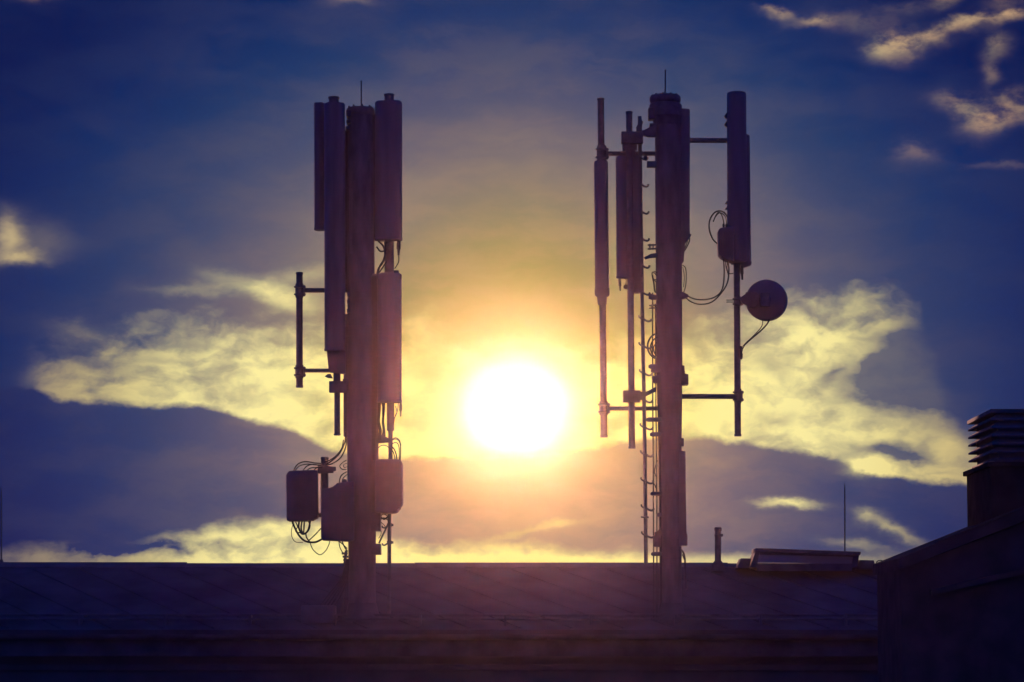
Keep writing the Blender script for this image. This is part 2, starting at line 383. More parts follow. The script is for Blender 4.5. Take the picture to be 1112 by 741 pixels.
for x0, x1, top in ((XL, P(203, 611, YR).x, 610.6), (P(203, 611, YR).x + 0.004, P(450, 611, YR).x, 611.7), (P(450, 611, YR).x + 0.004, P(790, 611, YR).x, 611.1), (P(790, 611, YR).x + 0.004, XR, 611.9)):
    bm = new(); zt = P(556, top, YR).z
    prof = [(-0.16, roof_z(YR - 0.16) + 0.012), (-0.03, zt - 0.006), (0, zt), (0.03, zt - 0.006), (0.16, roof_z(YR - 0.16) + 0.012), (0.15, roof_z(YR - 0.16) - 0.02), (-0.15, roof_z(YR - 0.16) - 0.02)]
    rr = [[bm.verts.new((X, YR + y, z)) for y, z in prof] for X in (x0, x1)]
    loft(bm, rr); link('ridge_cap', bm, M_TRIM, roof, smooth_=False)
bm = new()
for k, py in enumerate((0.22, 0.40)):
    y = YE + py; z = roof_z(y) + 0.07
    tube(bm, [(XL + 0.3, y, z), (XR - 0.3, y, z)], 0.016, 8)
x = XL + 0.6
while x < XR - 0.4:
    boxW(bm, (x, YE + 0.16, roof_z(YE + 0.16) - 0.01), (x + 0.03, YE + 0.45, roof_z(YE + 0.3) + 0.10), 0.003); x += 1.1
link('snow_guard', bm, M_TRIM, roof, smooth_=False)
bm = new(); seg = 8; rg = 0.075
rA = []
for X in (XL, XR):
    L_ = []
    for k in range(seg + 1): a = math.pi + math.pi * k / seg; L_.append((YE - 0.085 + rg * math.cos(a), ze - 0.06 + rg * math.sin(a)))
    for k in range(seg, -1, -1): a = math.pi + math.pi * k / seg; L_.append((YE - 0.085 + (rg - 0.008) * math.cos(a), ze - 0.06 + (rg - 0.008) * math.sin(a)))
    rA.append([bm.verts.new((X, y, z)) for y, z in L_])
loft(bm, rA); link('gutter', bm, M_TRIM, bld)
bm = new(); boxW(bm, (XL + 0.2, YE + 0.02, ze - 0.34), (XR - 0.2, YE + 0.06, ze - th - 0.004), 0.0); boxW(bm, (XL + 0.2, YE + 0.066, ze - 0.34), (XR - 0.2, YE + 0.34, ze - 0.30), 0.0)
link('fascia_board', bm, M_TRIM, bld, smooth_=False)
bm = new(); boxW(bm, (XL + 0.3, YE + 0.35, -0.3), (XR - 0.3, YB - 0.35, ze - 0.12), 0.0)
wall = link('wall', bm, M_WALL, bld, smooth_=False)
bm = new(); boxW(bm, (XL + 0.25, YE + 0.27, ze - 0.52), (XR - 0.25, YE + 0.347, ze - 0.44), 0.004)
link('cornice', bm, M_WALL, bld, smooth_=False)

# skylight near the ridge
YS = 40.3
sky_l = new()
sk = lambda x, y, d=0: P(x, y, YS + d)
polyP(sky_l, [(821, 595.2), (935, 599.3), (934.5, 602.2), (933.0, 603.4), (820.5, 599.6)], YS - 0.06, 0.75, 0.004)
frame = link('skylight', sky_l, M_TRIM, bld)
bm = new()
polyP(bm, [(820.3, 599.8), (824.8, 600.0), (822, 616), (814.5, 616)], YS, 0.6, 0.003)
polyP(bm, [(926.5, 603.6), (933.0, 603.6), (931.0, 616), (925.5, 616)], YS, 0.6, 0.003)
polyP(bm, [(824.9, 600.2), (926.4, 603.6), (926.2, 604.8), (824.7, 602.6)], YS + 0.002, 0.05, 0.0)
polyP(bm, [(822.2, 611.6), (925.4, 612.4), (925.4, 620), (821.8, 620)], YS - 0.01, 0.05, 0.0)
link('frame', bm, M_TRIM, frame, smooth_=False)
bm = new(); polyP(bm, [(824.6, 602.6), (926.3, 604.9), (925.5, 612.2), (822.4, 611.4)], YS + 0.03, 0.012, 0.0)
link('pane', bm, M_GLASS, frame, smooth_=False)
bm = new(); polyP(bm, [(805, 606.4), (816, 606.6), (813.5, 617), (800.5, 617)], YS + 0.1, 0.5, 0.004); link('vent_box', bm, M_TRIM, bld)
bm = new(); polyP(bm, [(934, 608.2), (949, 608.6), (951.5, 618), (932, 618)], YS + 0.1, 0.5, 0.004); link('vent_box', bm, M_TRIM, bld)

# vent pipe
bm = new(); latheP(bm, (779.6, 779.6), 40.6, [(575.5, 3.4), (620, 3.4)]); pv = link('vent_pipe', bm, M_STEEL, bld)
bm = new(); latheP(bm, 779.7, 40.6, [(572.6, 3.0), (573.4, 4.0), (576.4, 4.1), (576.8, 3.5)]); link('cap', bm, M_STEEL, pv)
bm = new(); latheP(bm, 779.8, 40.6, [(580, 3.7), (580.4, 4.0), (582.4, 4.0), (582.8, 3.7)]); boxP(bm, 782.8, 580, 785, 582.8, 40.58, 0.03, 0.001); link('band', bm, M_STEEL, pv)
bm = new(); latheP(bm, 779.6, 40.6, [(609, 3.6), (613.5, 7), (620, 8)]); link('flashing', bm, M_TRIM, pv)

# lightning rods
def rod(px, y0, y1, Y, label, w=1.5):
    b = P(px, y1, Y); b = Vector((b.x, Y, roof_z(Y)))
    t = thing('lightning_rod', label, 'lightning rod', b, 'slim lightning rods on the roof')
    top = P(px, y0, Y)
    bm = new(); tube(bm, [(b.x, Y, b.z + 0.02), (top.x, Y, top.z - 0.12), (top.x, Y, top.z)], [M(w, Y) / 2, M(w, Y) / 2, 0.002], 10); link('spike', bm, M_STEEL, t)
    bm = new(); axis_lathe(bm, b - Vector((0, 0, 0.03)), Vector((0, 0, 1)), [(0, 0.07), (0.05, 0.07), (0.07, 0.03), (0.12, 0.02)], 16); link('base', bm, M_STEEL, t)
rod(917.3, 525, 600, 41.25, 'thin lightning rod rising behind the flat skylight on the metal roof')
rod(1.6, 529, 611, 41.05, 'thin lightning rod alone on the bare end of the ridge, nothing beside it', 1.6)

# ------------------------------------------------------------------ taller neighbour with the louvred chimney
YA = 29.7; YAB = 31.9
A = [P(948, 613, YAB), P(1052, 571.5, YAB)]
k_ = (A[1].z - A[0].z) / (A[1].x - A[0].x)
apex = Vector((A[0].x + 5.0, YA, A[0].z + 5.0 * k_)); rgt = Vector((apex.x + 5.0, YA, A[0].z))
annex = thing('gabled_building', 'neighbouring building with a roof edge climbing to a wide louvred chimney', 'building', (apex.x, YA + 1.5, 0))
bm = new()
def prismW(bm, pts, y0, y1, bev=0.0):
    F = [bm.verts.new((p[0], y0, p[1])) for p in pts]; B = [bm.verts.new((p[0], y1, p[1])) for p in pts]
    fs = [bm.faces.new(F), bm.faces.new(B[::-1])]; n = len(pts)
    for k in range(n): fs.append(bm.faces.new((F[k], B[k], B[(k + 1) % n], F[(k + 1) % n])))
    if bev: bevel_all(bm, list(set(e for f in fs for e in f.edges)), bev)
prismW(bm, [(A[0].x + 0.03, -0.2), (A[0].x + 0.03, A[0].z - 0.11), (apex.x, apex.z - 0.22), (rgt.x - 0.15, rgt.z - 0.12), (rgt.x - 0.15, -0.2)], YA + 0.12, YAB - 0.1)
link('wall', bm, M_ANNEX, annex, smooth_=False)
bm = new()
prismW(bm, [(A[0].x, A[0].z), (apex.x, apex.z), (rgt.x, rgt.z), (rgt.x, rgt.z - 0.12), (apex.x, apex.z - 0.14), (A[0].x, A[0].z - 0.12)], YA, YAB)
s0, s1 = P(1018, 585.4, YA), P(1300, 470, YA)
ar = link('roof', bm, M_ANNEX, annex, smooth_=False)
bm = new()
prismW(bm, [(s0.x, A[0].z + (s0.x - A[0].x) * k_ + 0.004), (s0.x, A[0].z + (s0.x - A[0].x) * k_ + 0.02), (apex.x - 0.1, apex.z - 0.1 * k_ + 0.02), (apex.x - 0.1, apex.z - 0.1 * k_ + 0.004)], YA - 0.03, YA + 0.25)
link('verge_flashing', bm, M_ANNEX, ar, smooth_=False)
bm = new(); s0 = P(1012, 640, YA - 0.05); s1 = P(1125, 615.5, YA - 0.05)
prismW(bm, [(s0.x, s0.z), (s1.x + 0.8, s1.z + 0.2), (s1.x + 0.8, s1.z + 0.14), (s0.x, s0.z - 0.06)], YA - 0.03, YA + 0.117)
link('verge_board', bm, M_ANNEX, annex, smooth_=False)
bm = new(); tubeP(bm, [(951, 613), (953, 609.5), (957.5, 608.8), (960, 611.5), (963, 612)], 1.1, 34.5, 6, True); link('cable', bm, M_CABLE, annex)
# chimney
cy0, cy1 = 30.0, 31.6; cx0, cx1 = 4.878, 7.0
zc = lambda py: P(1050, py, cy1).z
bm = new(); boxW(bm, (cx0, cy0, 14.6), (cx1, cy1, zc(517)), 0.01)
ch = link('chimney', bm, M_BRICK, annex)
bm = new(); boxW(bm, (cx0 - 0.035, cy0 - 0.035, zc(517.5)), (cx1 + 0.035, cy1 + 0.035, zc(512.3)), 0.008); link('coping', bm, M_BRICK, ch)
bm = new(); boxW(bm, (cx0 + 0.10, cy0 + 0.10, zc(512.5)), (cx1 - 0.10, cy1 - 0.10, zc(460)), 0.0)
for py in (467.0, 475.3, 483.8, 492.4, 500.8):
    z1 = zc(py); h = 0.058
    o_ = 0.02; i_ = 0.098
    q = []
    for d, z in ((o_, z1), (o_, z1 - 0.018), (i_ + 0.006, z1 + 0.034), (i_ + 0.006, z1 + 0.056)):
        q.append([bm.verts.new((x, y, z)) for x, y in ((cx0 + d, cy0 + d), (cx1 - d, cy0 + d), (cx1 - d, cy1 - d), (cx0 + d, cy1 - d))])
    for a_, b_ in ((0, 1), (1, 2), (2, 3), (3, 0)):
        for k in range(4): bm.faces.new((q[a_][k], q[a_][(k + 1) % 4], q[b_][(k + 1) % 4], q[b_][k]))
link('louvre', bm, M_TRIM, ch, smooth_=False)
bm = new(); boxW(bm, (cx0 + 0.012, cy0 + 0.012, zc(461.4)), (cx1 - 0.012, cy1 - 0.012, zc(457.2)), 0.006)
boxW(bm, (cx0 + 0.05, cy0 + 0.05, zc(511.9)), (cx1 - 0.05, cy1 - 0.05, zc(507.5)), 0.006); link('hood', bm, M_TRIM, ch)

# ------------------------------------------------------------------ mast crowded with panels
YM = 38.6
f1 = P(393, 676, YM); f1.z = roof_z(YM)
ml = thing('antenna_mast', 'stout roof mast crowded with overlapping long panel antennas and boxy radio units', 'antenna mast', f1)
bm = new(); latheP(bm, (391.5, 393.5), YM, [(124, 14.2), (360, 15.2), (470, 16), (610, 14.8), (684, 14.8)], 32)
pole = link('pole', bm, M_POLE, ml)
bm = new(); latheP(bm, 393.5, YM, [(655, 15.3), (667, 18), (676, 24), (686, 26)], 24); link('flashing', bm, M_TRIM, pole)
bm = new(); latheP(bm, 391.5, YM, [(117.0, 9), (117.8, 14.5), (120.5, 15.5), (124.5, 15.5), (126, 14.6)], 32)
for a in range(8):
    c = P(391.5, 117.6, YM) + Vector((math.cos(a * 0.785 + .2), math.sin(a * 0.785 + .2), 0)) * 0.15
    tube(bm, [c - Vector((0, 0, 0.02)), c + Vector((0, 0, 0.025))], 0.014, 6)
boxP(bm, 375.8, 119, 381, 126.5, YM - 0.2, 0.2, 0.006); boxP(bm, 376, 130, 380.5, 133.5, YM - 0.2, 0.2, 0.004); boxP(bm, 375, 137, 379, 141, YM - 0.2, 0.2, 0.004)
cap = link('top_cap', bm, M_STEEL, ml)
bm = new(); tubeP(bm, [(392.3, 88), (392.3, 118)], 1.5, YM, 8); link('lightning_spike', bm, M_STEEL, cap)

def antenna(root, xt, xb, yt, yb, w, Y, depth, rot=0, m=M_RAD, caps=True, ends=0.03):
    bm = new(); radome(bm, xt, xb, yt, yb, w, Y, depth, rot, ends); a = link('panel_antenna', bm, m, root)
    if caps:
        bm = new(); radome(bm, xb, xb, yb - 3.0, yb + 0.5, w + 0.7, Y, depth + 0.006, rot, 0.008); link('end_cap', bm, M_UNIT, a)
    return a
def mount_pipe(parent, xt, xb, yt, yb, w, Y, m=M_STEEL):
    bm = new(); h = w / 2
    latheP(bm, (xt, xb), Y, [(yt, h * 0.8), (yt + 0.6, h * 1.12), (yt + 2.6, h * 1.12), (yt + 2.9, h), (yb - 2.6, h), (yb - 2.3, h * 1.1), (yb, h * 1.1)], 18)
    return link('mounting_pipe', bm, m, parent)
# A and B on the sunless side
aA = antenna(ml, 346.8, 347.2, 112, 250, 13.5, YM + 0.10, 0.14, -18)
aB = antenna(ml, 363.6, 363.8, 112, 381, 24.0, YM - 0.28, 0.15, 8, M_RAD2)
pB = mount_pipe(ml, 362.5, 362.5, 105, 402, 11, YM - 0.02)
bm = new(); polyP(bm, [(352.5, 112.5), (357, 111), (366, 111), (373, 113.5), (373, 118), (352.5, 118)], YM - 0.3, 0.22, 0.01); link('bracket', bm, M_STEEL, ml)
bm = new(); boxP(bm, 371.5, 142, 379.5, 316, YM + 0.02, 0.12, 0.006); link('cable_duct', bm, M_POLE, ml)
bm = new(); boxP(bm, 373, 341, 379.5, 474, YM + 0.02, 0.12, 0.006); link('cable_duct', bm, M_POLE, ml)
bm = new(); boxP(bm, 403.5, 124, 411, 258, YM - 0.02, 0.12, 0.006); link('cable_duct', bm, M_POLE, ml)
bm = new(); boxP(bm, 403.5, 299, 410.6, 558, YM - 0.02, 0.12, 0.006); link('cable_duct', bm, M_POLE, ml)
# short base unit below B, then its pipe
bm = new(); polyP(bm, [(354.5, 380), (375, 380), (375, 406), (357, 404), (356, 393)], YM - 0.26, 0.14, 0.012); link('antenna_foot', bm, M_UNIT, aB)
bm = new(); polyP(bm, [(352.5, 408.8), (356, 406.2), (359, 406), (361.5, 411), (356, 410.5)], YM - 0.2, 0.04, 0.004); link('bracket', bm, M_STEEL, ml)
bm = new(); boxP(bm, 357.3, 414, 376, 426.2, YM - 0.24, 0.10, 0.006); boxP(bm, 362, 403, 369.6, 415, YM - 0.22, 0.06, 0.003); link('bracket', bm, M_STEEL, ml)
bm = new(); boxP(bm, 372.2, 411.5, 378, 424, YM - 0.18, 0.1, 0.003); link('bracket', bm, M_STEEL, ml)
bm = new(); latheP(bm, (366.2, 366.2), YM - 0.17, [(400, 3.2), (471, 3.2), (471.4, 3.9), (473, 3.7)], 16); link('mounting_pipe', bm, M_STEEL, ml)
# C above D
aC = antenna(ml, 421.8, 421.6, 110, 261, 31.0, YM - 0.05, 0.16, -6)
mount_pipe(ml, 422.7, 422.7, 102, 299, 10.5, YM + 0.12)
bm = new(); polyP(bm, [(414, 112), (417.5, 109), (428, 109), (433, 110.5), (433, 114), (414, 114)], YM - 0.02, 0.2, 0.008); link('bracket', bm, M_STEEL, ml)
aD = antenna(ml, 422.8, 422.8, 297, 437, 28.0, YM - 0.05, 0.18, 5, M_RAD2)
bm = new(); boxP(bm, 427.6, 293.6, 433, 298.5, YM - 0.05, 0.1, 0.006); boxP(bm, 404, 297.4, 436, 303, YM - 0.10, 0.12, 0.01); link('bracket', bm, M_STEEL, aD)
for x0, x1, y0, y1, a in ((430.6, 435.2, 260, 277.5, aC), (433.6, 436.6, 436, 452.5, aD)): connector(a, x0, x1, y0, y1, YM - 0.02)
cable(ml, [(433, 276), (433, 284), (430.5, 289), (428.4, 292)], 1.2, YM)
cable(ml, [(411, 262), (416.5, 268), (418, 277), (415, 286), (411, 292), (409, 300)], 2.2, YM)
cable(ml, [(417.5, 262), (419, 272), (416.5, 282), (412.5, 289), (410.5, 297)], 1.8, YM - .03)
cable(ml, [(409, 268), (413, 273), (418, 272.5)], 1.8, YM + .02)
cable(ml, [(420, 284), (414, 293), (410, 299)], 1.6, YM - .05)
# lower run of pipe and cable on the right
bm = new(); latheP(bm, (424, 424), YM + 0.03, [(436, 4), (467.5, 4), (468.5, 2.6), (470, 2.4), (500, 2.3)], 16); link('mounting_pipe', bm, M_STEEL, ml)
for k in range(5):
    x = 411.5 + k * 1.5
    cable(ml, [(x, 436), (x + random.uniform(-1, 2.2), 447), (x + random.uniform(-1.5, 1.5), 458), (x + random.uniform(-.5, 2.5), 468), (x - 1 + k * .3, 478)], 1.9, YM - .04 + .02 * k)
bm = new(); polyP(bm, [(408, 473.5), (414, 472), (422, 476), (422, 480.5), (408, 481.5)], YM - 0.02, 0.07, 0.004); link('bracket', bm, M_STEEL, ml)
cable(ml, [(411, 486.5), (414, 484), (419, 484), (423, 487)], 0.9, YM); cable(ml, [(429.5, 441), (431, 448), (428.5, 454), (427, 462)], 1.1, YM - .02); cable(ml, [(432.6, 438), (431.6, 446), (429, 452)], 0.9, YM)
for pts, w in ((((423, 482), (427, 477.5), (431.5, 477.5), (434.5, 482), (435, 492), (434.4, 501)), 1.2), (((424, 484), (428, 481), (432, 482), (433.6, 489), (433.4, 501)), 1.0),
               (((424, 484), (428, 488), (430.5, 495), (431, 502)), 1.4), (((424, 487), (427, 491), (428.6, 497), (429, 502)), 1.2), (((424, 479), (429, 475.6), (433.5, 478), (435.4, 484)), 1.0)):
    cable(ml, list(pts), w, YM - 0.02)

def radio(root, pts, Y, depth, bev=0.02, fins=None):
    bm = new(); polyP(bm, pts, Y, depth, bev); u_ = link('radio_unit', bm, M_UNIT, root)
    if fins:
        bm = new(); x0, x1, y0, y1, n = fins
        for k in range(n):
            x = x0 + (x1 - x0) * (k + .5) / n; w = (x1 - x0) / n * 0.18
            boxP(bm, x - w, y0, x + w, y1, Y - 0.018, 0.026, 0.0)
        link('cooling_fins', bm, M_UNIT, u_, smooth_=False)
    return u_
u1 = radio(ml, [(407, 500), (412, 498.6), (433, 498.8), (436.6, 501.5), (436.8, 547), (435, 549.5), (432.3, 550.5), (432, 554.5), (429.5, 556.4), (419, 557.5), (407, 556)], YM - 0.3, 0.4, 0.02, (411, 434, 503, 545, 13))
u2 = radio(ml, [(310.4, 515.5), (313.8, 511.2), (344.8, 510.4), (345.2, 557.5), (344, 562.5), (337, 563.5), (337, 565.6), (311, 565.6)], YM - 0.1, 0.34, 0.018, (318, 343, 515, 559, 12))
bm = new(); boxP(bm, 344.9, 557, 349, 561.5, YM, 0.12, 0.003); link('bracket', bm, M_STEEL, u2)
bm = new(); boxP(bm, 344.9, 509, 349.5, 514, YM, 0.12, 0.003); link('bracket', bm, M_STEEL, u2)
u3 = radio(ml, [(348.8, 531.2), (361, 530.2), (362.5, 527), (366.5, 525.6), (369, 524), (384, 523), (384, 587), (377, 587.6), (348.8, 586.5)], YM - 0.34, 0.3, 0.014, (364, 382, 530, 582, 7))
bm = new(); latheP(bm, 352.6, YM + 0.05, [(496.4, 3.8), (497.2, 4.5), (499, 4.5), (499.4, 4.1), (584, 4.1)], 18); link('mounting_pipe', bm, M_STEEL, ml)
bm = new(); polyP(bm, [(345, 505.5), (356, 506.3), (364.6, 507), (364.6, 511), (362, 511.2), (361.8, 513.6), (356.5, 513.6), (345, 514)], YM - 0.06, 0.1, 0.003); link('bracket', bm, M_STEEL, ml)
bm = new(); polyP(bm, [(371.2, 521.5), (374.4, 520), (376.5, 521.5), (376.5, 526), (371, 526)], YM - 0.2, 0.05, 0.003); link('bracket', bm, M_STEEL, ml)
# brackets and brace at the mast foot
bm = new(); boxP(bm, 403, 557, 413, 576.4, YM - 0.2, 0.3, 0.006); link('bracket', bm, M_STEEL, ml)
bm = new(); boxP(bm, 403, 590.5, 413.2, 602, YM - 0.2, 0.3, 0.006); link('bracket', bm, M_STEEL, ml)
bm = new(); latheP(bm, (423, 422.4), YM, [(548, 2.1), (560, 2.1), (684, 2.1)], 14); link('mounting_pipe', bm, M_STEEL, ml)
bm = new(); tubeP(bm, [(411.5, 590), (421, 570)], 1.9, YM - .02, 8); link('brace', bm, M_STEEL, ml)
for yy in (568.5, 587.5):
    bm = new(); latheP(bm, 423, YM, [(yy, 2.9), (yy + 3.4, 2.9)], 12); boxP(bm, 424.5, yy + .4, 427.2, yy + 3.0, YM - 0.02, 0.04, 0.002)
    tubeP(bm, [(422, yy + 1.8), (418, yy + 4.6), (415.6, yy + 4.2), (415.2, yy + 2.6)], 1.8, YM - .02, 8, True); link('clamp', bm, M_STEEL, ml)
for dy in (0, 4): cable(ml, [(412, 562 + dy), (416, 558.5 + dy), (420, 560 + dy), (422.5, 563 + dy)], 1.0, YM)
cable(ml, [(413, 561), (417, 564), (421, 561.5)], 1.8, YM)
for a, b in (((419, 573), (412, 566)), ((411, 585), (414, 577))): cable(ml, [a, ((a[0] + b[0]) / 2 + 1, (a[1] + b[1]) / 2), b], 0.8, YM)
# the short outrigger pipe
mp = mount_pipe(ml, 325.2, 325.2, 295.6, 421, 7.2, YM + 0.05)
for y0, y1 in ((308, 323.5), (396.5, 411)): clamp_part(mp, 320.3, y0, 330.0, y1, YM + 0.05)
for y, x1, w in ((315.4, 380, 5.2), (402.6, 380, 4.4)):
    bm = new(); tubeP(bm, [(327, y), (x1, y)], w, YM + 0.05, 12); link('arm', bm, M_STEEL, ml)
# cables
for pts, w in ((((375.5, 470), (374.6, 480), (369, 492), (361, 500), (354, 504.5)), 1.7), (((376, 474), (375.5, 485), (370, 497), (361, 503.5), (355, 505)), 1.5),
               (((373, 478), (371, 487), (365, 495), (358, 500), (352, 502)), 1.3),
               (((318.5, 512), (323, 504.6), (331, 501.4), (341, 502.8), (349, 503.5)), 1.4), (((320, 512), (325, 506.4), (333, 504.2), (343, 505), (350, 505)), 1.2),
               (((329, 511.5), (333, 506.5), (340, 504.5), (349, 506)), 1.3), (((333, 511.5), (337, 508.5), (344, 507.5), (350, 508)), 1.2), (((341, 511), (344, 508), (350, 507)), 1.4),
               (((376, 500), (371.5, 503), (369, 506.5), (372, 510), (376.5, 509.6)), 1.1), (((377, 503), (373, 505), (374, 508), (377, 507)), .9), (((376.5, 512.5), (371, 516), (369, 521), (368.8, 526)), 1.2),
               (((377.5, 515), (373, 519), (371.4, 523)), 1.0), (((380, 494), (383, 497), (382.5, 502), (380, 504)), 1.2),
               (((317.5, 566), (319.5, 572), (325, 582), (332, 588), (342, 589), (349, 586)), 2.2), (((325, 566), (324.5, 573), (328, 580), (334, 577), (337, 566)), 2.0),
               (((328, 566), (327, 574), (329.5, 579), (330.5, 566)), 1.8), (((335, 566), (336.6, 571), (334.5, 577), (330, 580)), 1.6), (((332, 579), (333, 584), (336, 588)), 1.6),
               (((348.5, 574), (342, 581), (335.5, 587)), 1.2), (((336.5, 589), (340, 597), (347, 602.5), (353, 599), (357, 592), (358.5, 586)), 1.0),
               (((318, 570), (316.6, 576), (317, 583), (321, 588.6), (329, 589)), .8), (((321, 567), (323, 572), (321, 577), (326, 579)), 1.2),
               (((368, 587), (369, 594), (372, 600), (375, 603)), 1.1), (((371, 586), (374, 594), (377.5, 599)), 1.4), (((366, 587), (371, 590), (377, 596)), 1.2)):
    cable(ml, [(a, b, -0.12 * math.sin(3.1 * i / len(pts))) for i, (a, b) in enumerate(pts)], w, YM)
bm = new()
for yy, x in ((600, 373.5), (603.5, 374.5), (607, 375.2)): boxP(bm, x - 2.5, yy, x + 4, yy + 2.3, YM - 0.15, 0.05, 0.003)
tubeP(bm, [(376, 598, -.14), (374.6, 612, -.14), (372, 650, -.14), (371, 676, -.14)], 3.2, YM, 8, True); link('cable_clip', bm, M_STEEL, ml)
for k in range(5):
    cable(ml, [(379 - k * .6, 608, -.2), (377 - k * 1.6, 628, -.22), (371 - k * 3.4, 645, -.24), (362 - k * 4, 660, -.2)], 1.6, YM)
bm = new(); boxP(bm, 327, 657.5, 364, 677, YM - 0.35, 0.3, 0.015); link('junction_box', bm, M_UNIT, ml)
# the front face of the mast carries a lighter conduit
bm = new(); latheP(bm, (380.6, 381), YM - 0.2, [(205, 1.6), (275, 1.6)], 10); link('conduit', bm, M_RAD, ml)
for k in range(4):
    cable(ml, [(404 + k * 1.3, 300, -.12), (405 + k * 1.4, 380, -.12), (404 + k * 1.4, 440, -.12), (402 + k * 1.3, 500, -.12)], 1.5, YM)
for y in (318, 326, 336):
    bm = new(); polyP(bm, [(376.5, y), (379.5, y - 2), (380.5, y + 3), (377, y + 4)], YM - 0.2, 0.04, 0.002); link('bracket', bm, M_STEEL, ml)

# ------------------------------------------------------------------ slimmer mast with the dish
f2 = P(728, 676, YM); f2.z = roof_z(YM)
mr = thing('antenna_mast', 'slimmer roof mast with a round dish, step pegs and antenna pipes held out on arms', 'antenna mast', f2)
bm = new(); latheP(bm, (725.3, 728.6), YM, [(118, 14.4), (200, 14.5), (400, 14.2), (490, 12.6), (612, 12.0), (684, 12.0)], 32)
pole = link('pole', bm, M_POLE, mr)
bm = new(); latheP(bm, 728.6, YM, [(655, 13), (667, 15), (676, 20), (686, 22)], 24); link('flashing', bm, M_TRIM, pole)
bm = new(); latheP(bm, 722.3, YM, [(103.6, 13), (104.4, 16), (106, 17.1), (110, 17.2), (112.2, 16), (113.6, 13.4)], 32)
for a in range(10):
    c = P(722.3, 104, YM) + Vector((math.cos(a * 0.628 + .1), math.sin(a * 0.628 + .1), 0)) * 0.165
    tube(bm, [c - Vector((0, 0, 0.03)), c + Vector((0, 0, 0.012))], 0.015, 6)
cap = link('top_cap', bm, M_STEEL, mr)
bm = new(); tubeP(bm, [(722.6, 76), (722.3, 105)], 1.6, YM, 8); link('lightning_spike', bm, M_STEEL, cap)
bm = new(); latheP(bm, (722.5, 725), YM, [(112, 13), (113.2, 16.8), (114.5, 17.8), (127, 17.8), (129, 16), (137, 14.8)], 32)
link('collar', bm, M_STEEL, mr)
bm = new(); boxP(bm, 704.2, 117, 712, 129, YM - 0.12, 0.2, 0.006); link('bracket', bm, M_STEEL, mr)
bm = new(); boxP(bm, 705.6, 134, 713, 136.5, YM - 0.12, 0.2, 0.004); link('bracket', bm, M_STEEL, mr)
aF = antenna(mr, 742.2, 741.8, 119, 254.5, 17.6, YM + 0.02, 0.16, 30)
bm = new(); polyP(bm, [(733, 254), (751, 254), (750.2, 257), (743.4, 264), (742.6, 284), (740.5, 286), (733, 286)], YM - 0.05, 0.16, 0.008); link('antenna_foot', bm, M_UNIT, aF)
for pts, w in ((((749, 257), (748.6, 262), (745.5, 269), (743, 273)), 1.3), (((746.8, 258), (746, 264), (743.4, 270)), 1.1), (((741, 288), (744.3, 291), (745.3, 300), (744.6, 310), (742.4, 318)), 1.1),
               (((741.5, 290), (743, 300), (742.4, 312)), .9)): cable(mr, list(pts), w, YM)
# right outrigger: pipe, tall antenna tube, panel, radio, dish
po = mount_pipe(mr, 799.2, 801.2, 140, 474, 7.0, YM + 0.05)
bm = new(); latheP(bm, (799.9, 800.4), YM - 0.08, [(100.2, 8), (101.2, 10.2), (104, 10.7), (160, 10.7), (283, 10.6), (285, 9)], 32); link('tube_antenna', bm, M_RAD, mr)
aH = antenna(mr, 803.6, 805.2, 146.5, 287, 23.5, YM + 0.10, 0.14, 12, M_RAD2)
connector(aH, 803.2, 807.2, 287, 304, YM + 0.02, 1.0)
bm = new(); polyP(bm, [(804, 286), (816.5, 284), (815.6, 288), (812.5, 289), (808, 291), (804, 291)], YM, 0.1, 0.004); link('antenna_foot', bm, M_UNIT, aH)
for y in (124, 133):
    bm = new(); polyP(bm, [(786.6, y + 2), (788.5, y - 1), (791, y - 1.5), (791, y + 5.5), (788, y + 4)], YM - 0.1, 0.08, 0.003); link('bracket', bm, M_STEEL, mr)
for y in (219, 225):
    bm = new(); polyP(bm, [(787.4, y + 2), (789.6, y - 1), (792, y - 1.5), (792, y + 2.5)], YM - 0.1, 0.08, 0.002); link('bracket', bm, M_STEEL, mr)
for y0, x0, x1 in ((152.6, 745, 792), (430.6, 738, 800)):
    bm = new(); tubeP(bm, [(x0, y0), (x1, y0 + 0.2)], 5.6, YM + 0.05, 14); link('arm', bm, M_STEEL, mr)
clamp_part(po, 796.8, 422.5, 805.6, 438, YM + 0.05)
bm = new(); polyP(bm, [(737, 396.5), (743.4, 397), (743.6, 406.2), (747.6, 406.4), (747.6, 417.8), (737, 418.6)], YM - 0.08, 0.16, 0.005); link('bracket', bm, M_STEEL, mr)
uj = radio(mr, [(780, 250), (782, 247.5), (793, 246.2), (797, 246.2), (797, 284), (790, 282.5), (783.5, 279), (780.4, 276)], YM - 0.25, 0.26, 0.014, (782, 795, 251, 275, 7))
for pts, w in ((((780.4, 265.5), (774.5, 260.5), (770.4, 250), (770.6, 240), (775, 232), (781, 229.2), (787, 231.4), (791, 238), (792.6, 246)), 1.7),
               (((774.5, 241), (779, 231.6), (783, 232.5), (785.6, 240), (786.2, 247)), 1.2), (((776, 237), (781.5, 231.2), (787.5, 235), (789, 242), (789.4, 247)), 1.1),
               (((785.6, 280), (786.4, 295), (785, 312), (779, 321), (768, 325.2), (755, 325), (744, 320.5)), 1.5),
               (((790, 281), (791.6, 294), (789.6, 308), (782, 320), (772, 328.6), (760, 330.6), (750, 327.6), (743.4, 322)), 1.5),
               (((790.4, 284), (789.4, 292), (792, 297), (796, 297)), 1.2), (((788, 281), (788.4, 290), (791.4, 300)), 1.0)):
    cable(mr, [(a, b, -0.05 * (i % 3)) for i, (a, b) in enumerate(pts)], w, YM - 0.05)
